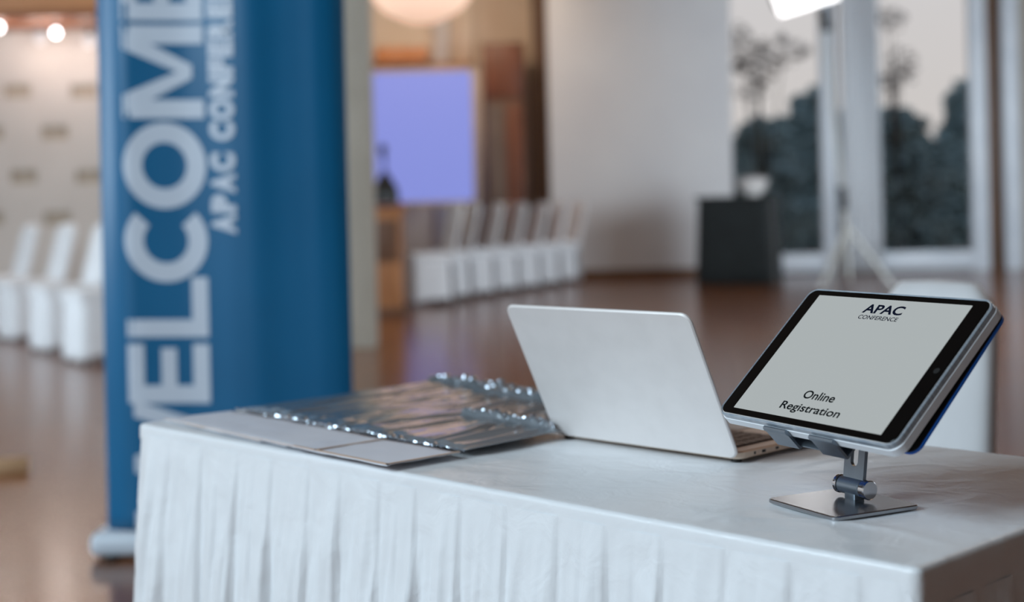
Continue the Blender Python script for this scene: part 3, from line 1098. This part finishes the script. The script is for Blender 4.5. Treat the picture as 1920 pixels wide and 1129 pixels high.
link_mesh('top_cloth', bm, 'satin', tab, autosmooth=0)

# pleated skirt: creases measured along the front edge from its right end
front = [0.053, 0.126, 0.198, 0.274, 0.347, 0.415, 0.492, 0.565, 0.643, 0.709, 0.785, 0.851, 0.932, 1.012, 1.102, 1.19]
cre = [TL - s for s in reversed(front)]               # arc length from the front left corner
peri = 2 * (TL + TW)
u = TL + 0.03
rnd = random.Random(3)
while u < peri - 0.03:
    cre.append(u)
    u += rnd.uniform(0.055, 0.085)
amps = [rnd.uniform(0.65, 1.2) for _ in cre]
side = [rnd.choice((0.25, 0.5, 0.35)) for _ in cre]


def pleat(u_, drop):
    """outward offset of the skirt at arc length u_, drop metres below the hem"""
    u_ = u_ + 0.006 * nz(u_ * 9, drop * 5, 4) * min(1, drop * 8)
    i = 0
    while i < len(cre) and cre[i] <= u_:
        i += 1
    c0 = cre[i - 1] if i > 0 else cre[-1] - peri
    c1 = cre[i] if i < len(cre) else peri + cre[0]
    f = (u_ - c0) / (c1 - c0)
    A = 0.017 * amps[i % len(cre)] * min(1.0, max(drop, 0) / 0.16) + 0.0022
    sh = f ** 1.5 * 0.75 + 0.25 * math.sin(math.pi * min(1, f * 1.05))
    if f > 0.93:
        sh *= max(0.0, (1 - f) / 0.07)
    m = side[i % len(cre)]
    mid_ = -0.28 * math.exp(-((f - 0.5) / 0.05) ** 2)
    fl = 0.0075 * nz(u_ * 34 + drop * 3, drop * 3.0, 9) + 0.0046 * nz(u_ * 78 + drop * 8, drop * 7, 2) + 0.0012 * nz(u_ * 130, drop * 40, 5)
    return A * (sh + mid_ * m * 1.6) + fl * min(1, drop * 10)


nu = 1100
rows = [0.0, 0.004, 0.01, 0.018, 0.028] + [0.028 + 0.014 * k for k in range(1, 30)] + [0.5, 0.58, 0.65, TZ - 0.03]


def peri_pt(u_):
    r_ = 0.012
    u_ = u_ % peri
    if u_ < TL: p_, n0 = Vector((-hx + u_, -hy, 0)), Vector((0, -1, 0))
    elif u_ < TL + TW: p_, n0 = Vector((hx, -hy + u_ - TL, 0)), Vector((1, 0, 0))
    elif u_ < 2 * TL + TW: p_, n0 = Vector((hx - (u_ - TL - TW), hy, 0)), Vector((0, 1, 0))
    else: p_, n0 = Vector((-hx, hy - (u_ - 2 * TL - TW), 0)), Vector((-1, 0, 0))
    for cu_, nc in ((0, (-1, -1)), (TL, (1, -1)), (TL + TW, (1, 1)), (2 * TL + TW, (-1, 1)), (peri, (-1, -1))):
        d_ = abs(u_ - cu_)
        if d_ < 0.03:
            k_ = 0.5 * (1 - d_ / 0.03)
            n0 = (n0 * (1 - k_) + Vector((nc[0], nc[1], 0)).normalized() * k_)
            p_ = p_ - Vector((nc[0], nc[1], 0)) * 0.004 * (1 - d_ / 0.03) ** 2
    return p_, n0.normalized()


bm = bmesh.new()
loops = []
for d in rows:
    lp = []
    for i in range(nu):
        u_ = peri * i / nu
        p_, n0 = peri_pt(u_)
        is_side = TL + 0.01 < u_ < TL + TW - 0.01 or u_ > 2 * TL + TW + 0.01
        z0 = TZ - (0.036 if is_side else 0.015)
        off = 0.0 + pleat(u_, d) + 0.045 * d
        lp.append(bm.verts.new((p_.x + n0.x * off, p_.y + n0.y * off, z0 - d * (z0 - 0.008) / rows[-1])))
    loops.append(lp)
for a, c in zip(loops, loops[1:]):
    for i in range(nu):
        bm.faces.new((a[i], a[(i + 1) % nu], c[(i + 1) % nu], c[i]))
link_mesh('pleated_skirt', bm, 'satin', tab, autosmooth=0)


def table_pt(s, t, z=0.0):
    """s: distance from the right end along the front edge, t: depth from the front edge"""
    return FRc - EX * s + GY * t + Vector((0, 0, TZ + z))


# ------------------------------------------------------------------ clear plastic sleeves fanned on the table
sleeves = [(0.785, -0.006, 0.200, 0), (0.930, 0.006, 0.300, 1), (0.985, 0.012, 0.300, 2), (1.060, 0.018, 0.300, 3), (1.120, 0.022, 0.290, 4)]
labs = ['clear plastic sleeve at the right end of the fanned pile, beside the laptop',
        'second clear plastic sleeve from the laptop in the fanned pile',
        'middle clear plastic sleeve of the fanned pile on the table',
        'fourth clear plastic sleeve from the laptop in the fanned pile',
        'clear plastic sleeve at the left end of the fanned pile, on top']
for (sc_, t0, wd, k), lab in zip(sleeves, labs):
    zk = 0.0018 + 0.0010 * (4 - k)
    org = table_pt(sc_, t0, 0)
    sl = thing('plastic_sleeve', lab, 'plastic sleeve', org, TROT + R((-2.0, -3.5, -4.0, -4.5, -5.0)[k]), 'fanned clear plastic sleeves')
    fl0, fl1 = 0.0, 0.112
    b = bmesh.new()
    grid(b, 24, 14, lambda a, c: Vector(((a - 0.5) * wd, fl0 + (fl1 - fl0) * c, zk + 0.002 + 0.0008 * nz(a * 5 + k, c * 4) - (0.0 if c > 0.05 else 0.001))))
    thicken(link_mesh('flap', b, 'flap', sl, autosmooth=0), 0.0008, 1)
    b = bmesh.new()
    if k == 0:
        rbox(b, (wd, 0.003, 0.0012), (0, fl0 + 0.0015, zk + 0.0035)); rbox(b, (0.003, fl1 - fl0, 0.0012), (wd / 2 - 0.0015, (fl0 + fl1) / 2, zk + 0.0035))
        rbox(b, (0.004, fl1 - fl0, 0.0012), (-wd / 2 + 0.05, (fl0 + fl1) / 2, zk + 0.0035))
    else:
        rbox(b, (wd, 0.0012, 0.0008), (0, fl0 + 0.0006, zk + 0.0026))
    link_mesh('tape_edge', b, 'tape', sl)
    b = bmesh.new()
    pts = []
    rad_ = []
    for i in range(61):
        a = i / 60
        pts.append(((a - 0.5) * wd, 0.118 + 0.004 * nz(a * 9 + k, 1), zk + 0.004 + 0.004 * abs(nz(a * 14, k * 3.1))))
        rad_.append(0.0012 + 0.007 * max(0, nz(a * 26 + k * 7, 5)))
    tube(b, pts, rad_, 8)
    link_mesh('zip_seal', b, 'seal', sl)
    b = bmesh.new()
    y0, y1 = 0.122, (0.285, 0.46, 0.48, 0.49, 0.50)[k]

    def body(a, c, k=k, zk=zk, wd=wd, y0=y0, y1=y1):
        x = (a - 0.5) * wd
        y = y0 + (y1 - y0) * c
        e_ = min(1, min(a, 1 - a) / 0.08) * min(1, min(c, 1 - c) / 0.06)
        w = 0.0064 * abs(nz(x * 20 + 1.2 * nz(x * 9, y * 5, k), y * 5.5, k * 2)) + 0.0022 * nz(x * 55, y * 11, k + 5)
        rise = 0.016 * math.exp(-((c - 0.955) / 0.028) ** 2) * (0.6 + 0.8 * abs(nz(x * 30, k * 4.0, 8)))
        return Vector((x, y, zk + 0.004 + 0.010 * c * (0.4 + 0.12 * k) + (0.002 + w + rise) * e_))
    grid(b, 90, 110, body)
    thicken(link_mesh('body', b, 'film', sl, autosmooth=0), 0.0008, 1)
    b = bmesh.new()
    pts, rad_ = [], []
    for i in range(91):
        a = 0.03 + 0.94 * i / 90
        pts.append(body(a, 0.955) + Vector((0, 0, 0.001)))
        rad_.append(0.0012 + 0.012 * max(0, nz(a * 24 + k * 5, 15)))
    tube(b, pts, rad_, 8)
    link_mesh('back_seal', b, 'seal', sl)

# ------------------------------------------------------------------ laptop
la = Vector((0.05018 * S, 1.8163 * S, TZ)); lb = Vector((0.2533 * S, 1.606 * S, TZ))
lm_ = (la + lb) / 2 + Vector((0, 0, 0.0012))
LW = (lb - la).length
lrot = math.atan2((lb - la).y, (lb - la).x)
lap = thing('laptop', 'open pale aluminium laptop seen from behind its lid, on the white table', 'laptop', lm_, lrot)
LD = 0.205
b = bmesh.new()
plate(b, LW, LD, 0.0095, 0.012, (0, LD / 2, 0.0088), axis='z', edge=0.0018)
base = link_mesh('base', b, 'alu_warm_lit', lap)
b = bmesh.new()
rbox(b, (LW * 0.86, 0.092, 0.0006), (0, 0.072, 0.0139))
link_mesh('keyboard_well', b, 'rubber', base, smooth=False)
b = bmesh.new()
for r_ in range(6):
    n = 14 if r_ < 5 else 9
    wk = LW * 0.85 / n
    for c_ in range(n):
        rbox(b, (wk - 0.003, 0.0125, 0.0014), (-LW * 0.425 + wk * (c_ + 0.5), 0.034 + 0.0152 * r_, 0.0146))
o = link_mesh('keyboard', b, 'key', base, smooth=False)
o['kind'] = 'stuff'
b = bmesh.new(); plate(b, 0.105, 0.065, 0.0006, 0.005, (0, 0.162, 0.0139), axis='z'); link_mesh('trackpad', b, 'alu', base)
for yy, wp, hp in ((0.030, 0.0035, 0.0035), (0.048, 0.0075, 0.0036), (0.075, 0.0065, 0.0032)):
    b = bmesh.new(); rbox(b, (0.002, wp, hp), (LW / 2 - 0.0006, yy, 0.0088), bevel=0.0006); link_mesh('port', b, 'port', base)
for sx in (-1, 1):
    for yy in (0.012, LD - 0.015):
        b = bmesh.new(); cyl(b, (sx * (LW / 2 - 0.014), yy, 0.0), (sx * (LW / 2 - 0.014), yy, 0.0042), 0.007, 0.006, 14); link_mesh('rubber_foot', b, 'rubber', lap)
b = bmesh.new(); cyl(b, (-LW * 0.36, 0.004, 0.0125), (LW * 0.36, 0.004, 0.0125), 0.005, 0.005, 14); link_mesh('hinge', b, 'rubber', lap)
TH, LH = R(26.5), 0.197
lidm = Matrix.Translation((0, 0.001, 0.006)) @ Matrix.Rotation(TH, 4, 'X')
b = bmesh.new()
plate(b, LW, LH, 0.0052, 0.013, (0, -0.0005, LH / 2), edge=0.0016, mtx=lidm)
lid = link_mesh('lid', b, 'alu', lap)
b = bmesh.new()
plate(b, LW * 0.975, LH * 0.93, 0.0006, 0.009, (0, 0.0024, LH * 0.52), mtx=lidm)
link_mesh('display', b, 'glass_black', lid)

# ------------------------------------------------------------------ tablet in its case
RX = Vector((0.478, -0.878, -0.003)).normalized()
RZ = Vector((0.643, 0.346, 0.683))
RZ = (RZ - RX * RZ.dot(RX)).normalized()
RY = RZ.cross(RX).normalized()
tc_ = Vector((0.32608 * S, 1.37827 * S, H - 0.1543 * S))
TM = Matrix(((RX.x, RY.x, RZ.x, tc_.x), (RX.y, RY.y, RZ.y, tc_.y), (RX.z, RY.z, RZ.z, tc_.z), (0, 0, 0, 1)))
tbl = thing('tablet', 'black bezelled tablet in a white folio case showing online registration, on a steel stand', 'tablet', mtx=TM)
GW, GH = 0.2506 * S, 0.1741 * S
DW, DH = 0.213 * S, 0.160 * S
b = bmesh.new(); plate(b, GW + 0.001, GH + 0.001, 0.0068, 0.010, (0, 0.0042, 0)); link_mesh('body', b, 'alu', tbl)
b = bmesh.new(); plate(b, GW, GH, 0.0012, 0.010, (0, 0.0003, 0), edge=0.0003)
gl = link_mesh('glass', b, 'glass_black', tbl); gl['label'] = 'black glass front with wide side bezels'
b = bmesh.new(); plate(b, DW, DH, 0.0004, 0.0006, (-0.001, -0.0004, 0), seg=2)
dp = link_mesh('display', b, 'display', tbl, smooth=False); dp['label'] = 'lit pale grey registration display'


def on_display(uu, vv):
    return Vector(((uu - 0.5) * DW - 0.001, -0.0008, (0.5 - vv) * DH))


for s, x0, x1, y0, y1, mm, bold in (('APAC', 0.372, 0.630, 0.122, 0.043, 'ink', 0.028), ('CONFERENCE', 0.373, 0.630, 0.174, 0.139, 'ink', 0.012),
                                    ('Online', 0.397, 0.606, 0.842, 0.775, 'ink_black', 0.018), ('Registration', 0.300, 0.700, 0.943, 0.880, 'ink_black', 0.018)):
    b = bmesh.new()
    text_bm(b, s, (x0, x1, y0, y1), on_display, bold, res=6)
    o = link_mesh('lettering', b, mm, dp, smooth=False)
    o['label'] = 'dark lettering reading ' + s
b = bmesh.new()
cyl(b, (GW / 2 - 0.0085, -0.0004, -0.001), (GW / 2 - 0.0085, -0.0006, -0.001), 0.0034, 0.0034, 24); link_mesh('home_button', b, 'rubber', tbl)
# clear raised rim around the glass
b = bmesh.new()
ow, oh, iw, ih = GW + 0.006, GH + 0.006, GW + 0.0008, GH + 0.0008


def rrect(w, h, r, seg=8):
    pts = []
    for cx, cy, a0 in ((w / 2 - r, h / 2 - r, 0), (-w / 2 + r, h / 2 - r, 90), (-w / 2 + r, -h / 2 + r, 180), (w / 2 - r, -h / 2 + r, 270)):
        for k in range(seg + 1):
            a = R(a0 + 90 * k / seg)
            pts.append((cx + r * math.cos(a), cy + r * math.sin(a)))
    return pts


def ring_solid(b_, outer, inner, y0, y1, ybev=0.0):
    n = len(outer)
    L = [[b_.verts.new((x, y1, z)) for x, z in outer], [b_.verts.new((x, y0 + ybev, z)) for x, z in outer],
         [b_.verts.new(((x + xi) / 2, y0, (z + zi) / 2)) for (x, z), (xi, zi) in zip(outer, inner)],
         [b_.verts.new((x, y0 + ybev, z)) for x, z in inner], [b_.verts.new((x, y1, z)) for x, z in inner]]
    for a, c in zip(L, L[1:] + L[:1]):
        for i in range(n):
            b_.faces.new((a[i], a[(i + 1) % n], c[(i + 1) % n], c[i]))


ring_solid(b, rrect(ow, oh, 0.014), rrect(iw, ih, 0.010), -0.0004, 0.0056, 0.0015)
o = link_mesh('case_rim', b, 'clear_rim', tbl, autosmooth=30); o['label'] = 'clear glossy rim of the case'
b = bmesh.new(); plate(b, ow + 0.001, oh + 0.001, 0.0112, 0.013, (0, 0.0112, 0), edge=0.0016)
o = link_mesh('case_shell', b, 'case', tbl); o['label'] = 'white back shell of the case'
# folio flap hanging slightly open below
cm = Matrix.Translation((0, 0.0171, oh / 2)) @ Matrix.Rotation(R(2.4), 4, 'X') @ Matrix.Translation((0, 0, -oh / 2))
b = bmesh.new(); plate(b, ow - 0.003, oh - 0.015, 0.0012, 0.010, (0, 0.0006, 0.0065), mtx=cm)
o = link_mesh('cover_lining', b, 'lining', tbl); o['label'] = 'black inner face of the folio flap'
b = bmesh.new(); plate(b, ow - 0.001, oh - 0.014, 0.0036, 0.011, (0, 0.0031, 0.0065), edge=0.0008, mtx=cm)
o = link_mesh('folio_cover', b, 'blue_cover', tbl); o['label'] = 'blue folio cover behind the tablet'

# ------------------------------------------------------------------ tablet stand
BA = -1.1039
bc_ = Vector((0.31536 * S, 1.37167 * S, TZ + 0.0012))
st = thing('tablet_stand', 'folding steel tablet stand with a square base plate, on the white tablecloth', 'tablet stand', bc_, BA)
BS = 0.1036 * S
SM = Matrix.Translation(bc_) @ Matrix.Rotation(BA, 4, 'Z')
SI = SM.inverted()
b = bmesh.new(); plate(b, BS, BS, 0.0045, 0.006, (0, 0, 0.0024), axis='z', edge=0.0009, seg=6)
link_mesh('base_plate', b, 'steel', st)
jy, jz = 0.019, 0.0165
b = bmesh.new(); rbox(b, (0.016, 0.013, 0.017), (-0.004, jy, 0.012), bevel=0.0015); link_mesh('foot_block', b, 'steel_arm', st)
b = bmesh.new(); cyl(b, (-0.022, jy, jz), (0.010, jy, jz), 0.0088, 0.0088, 28, bevel=0.0008); link_mesh('hinge_barrel', b, 'steel_arm', st)
b = bmesh.new(); cyl(b, (0.0115, jy, jz), (0.020, jy, jz), 0.0098, 0.0098, 32, bevel=0.001); link_mesh('hinge_cap', b, 'chrome', st)
b = bmesh.new(); cyl(b, (-0.0275, jy, jz), (-0.0232, jy, jz), 0.0094, 0.0094, 32, bevel=0.001); link_mesh('hinge_cap', b, 'chrome', st)
# holder plate behind the folio, in tablet axes
hold_c = TM @ Vector((0, 0.0340, -0.004))
top_l = SI @ hold_c
b = bmesh.new()
# slotted arm from the hinge up to the holder
A0 = Vector((-0.004, jy, jz + 0.004)); A1 = Vector((-0.004, top_l.y - 0.002, top_l.z))
az = (A1 - A0); alen = az.length; az.normalize(); ax = Vector((1, 0, 0)); ay = az.cross(ax).normalized()
outer = [(x, z + alen / 2) for x, z in rrect(0.030, alen, 0.003, 6)]
inner = [(x, z + 0.0395) for x, z in rrect(0.011, 0.046, 0.0053, 6)]


def am(x, y, z):
    return A0 + ax * x + ay * y + az * z


n = len(outer)
Ls = [[b.verts.new(am(x, -0.002, z)) for x, z in outer], [b.verts.new(am(x, 0.002, z)) for x, z in outer],
      [b.verts.new(am(x, 0.002, z)) for x, z in inner], [b.verts.new(am(x, -0.002, z)) for x, z in inner]]
for a, c in zip(Ls, Ls[1:] + Ls[:1]):
    for i in range(n):
        b.faces.new((a[i], a[(i + 1) % n], c[(i + 1) % n], c[i]))
link_mesh('slotted_arm', b, 'steel_arm', st)
TS = SI @ TM
b = bmesh.new(); plate(b, 0.10, 0.10, 0.0022, 0.008, (0, 0.0310, -0.042), mtx=TS); link_mesh('holder_plate', b, 'steel_arm', st)
b = bmesh.new()
cyl(b, TS @ Vector((-0.022, 0.0375, -0.004)), TS @ Vector((0.022, 0.0375, -0.004)), 0.006, 0.006, 20, bevel=0.0008); link_mesh('upper_hinge', b, 'steel_arm', st)
zb_ = -oh / 2 - 0.0012
for cx in (-0.036, 0.033):
    b = bmesh.new()
    prof = [(0.0321, zb_ + 0.02), (0.0321, zb_ - 0.0006), (0.0308, zb_ - 0.0026), (0.011, zb_ - 0.0030), (0.0074, zb_ - 0.0042), (0.0048, zb_ - 0.0038), (0.0036, zb_ - 0.0020), (0.0040, zb_ - 0.0004)]
    inn = [(0.0299, zb_ + 0.02), (0.0299, zb_), (0.0299, zb_), (0.011, zb_), (0.009, zb_), (0.0076, zb_), (0.0062, zb_), (0.0050, zb_ - 0.0001)]
    rowsv = []
    for x in (cx - 0.017, cx + 0.017):
        rowsv.append(([b.verts.new(TS @ Vector((x, y, z))) for y, z in prof], [b.verts.new(TS @ Vector((x, y, z))) for y, z in inn]))
    (o0, i0), (o1, i1) = rowsv
    m = len(prof)
    for k in range(m - 1):
        b.faces.new((o0[k], o0[k + 1], o1[k + 1], o1[k]))
        b.faces.new((i0[k + 1], i0[k], i1[k], i1[k + 1]))
        b.faces.new((o0[k], i0[k], i0[k + 1], o0[k + 1]))
        b.faces.new((o1[k + 1], i1[k + 1], i1[k], o1[k]))
    b.faces.new((o0[0], o1[0], i1[0], i0[0]))
    b.faces.new((o0[-1], i0[-1], i1[-1], o1[-1]))
    bmesh.ops.remove_doubles(b, verts=b.verts[:], dist=1e-6)
    link_mesh('hook', b, 'steel_arm', st)
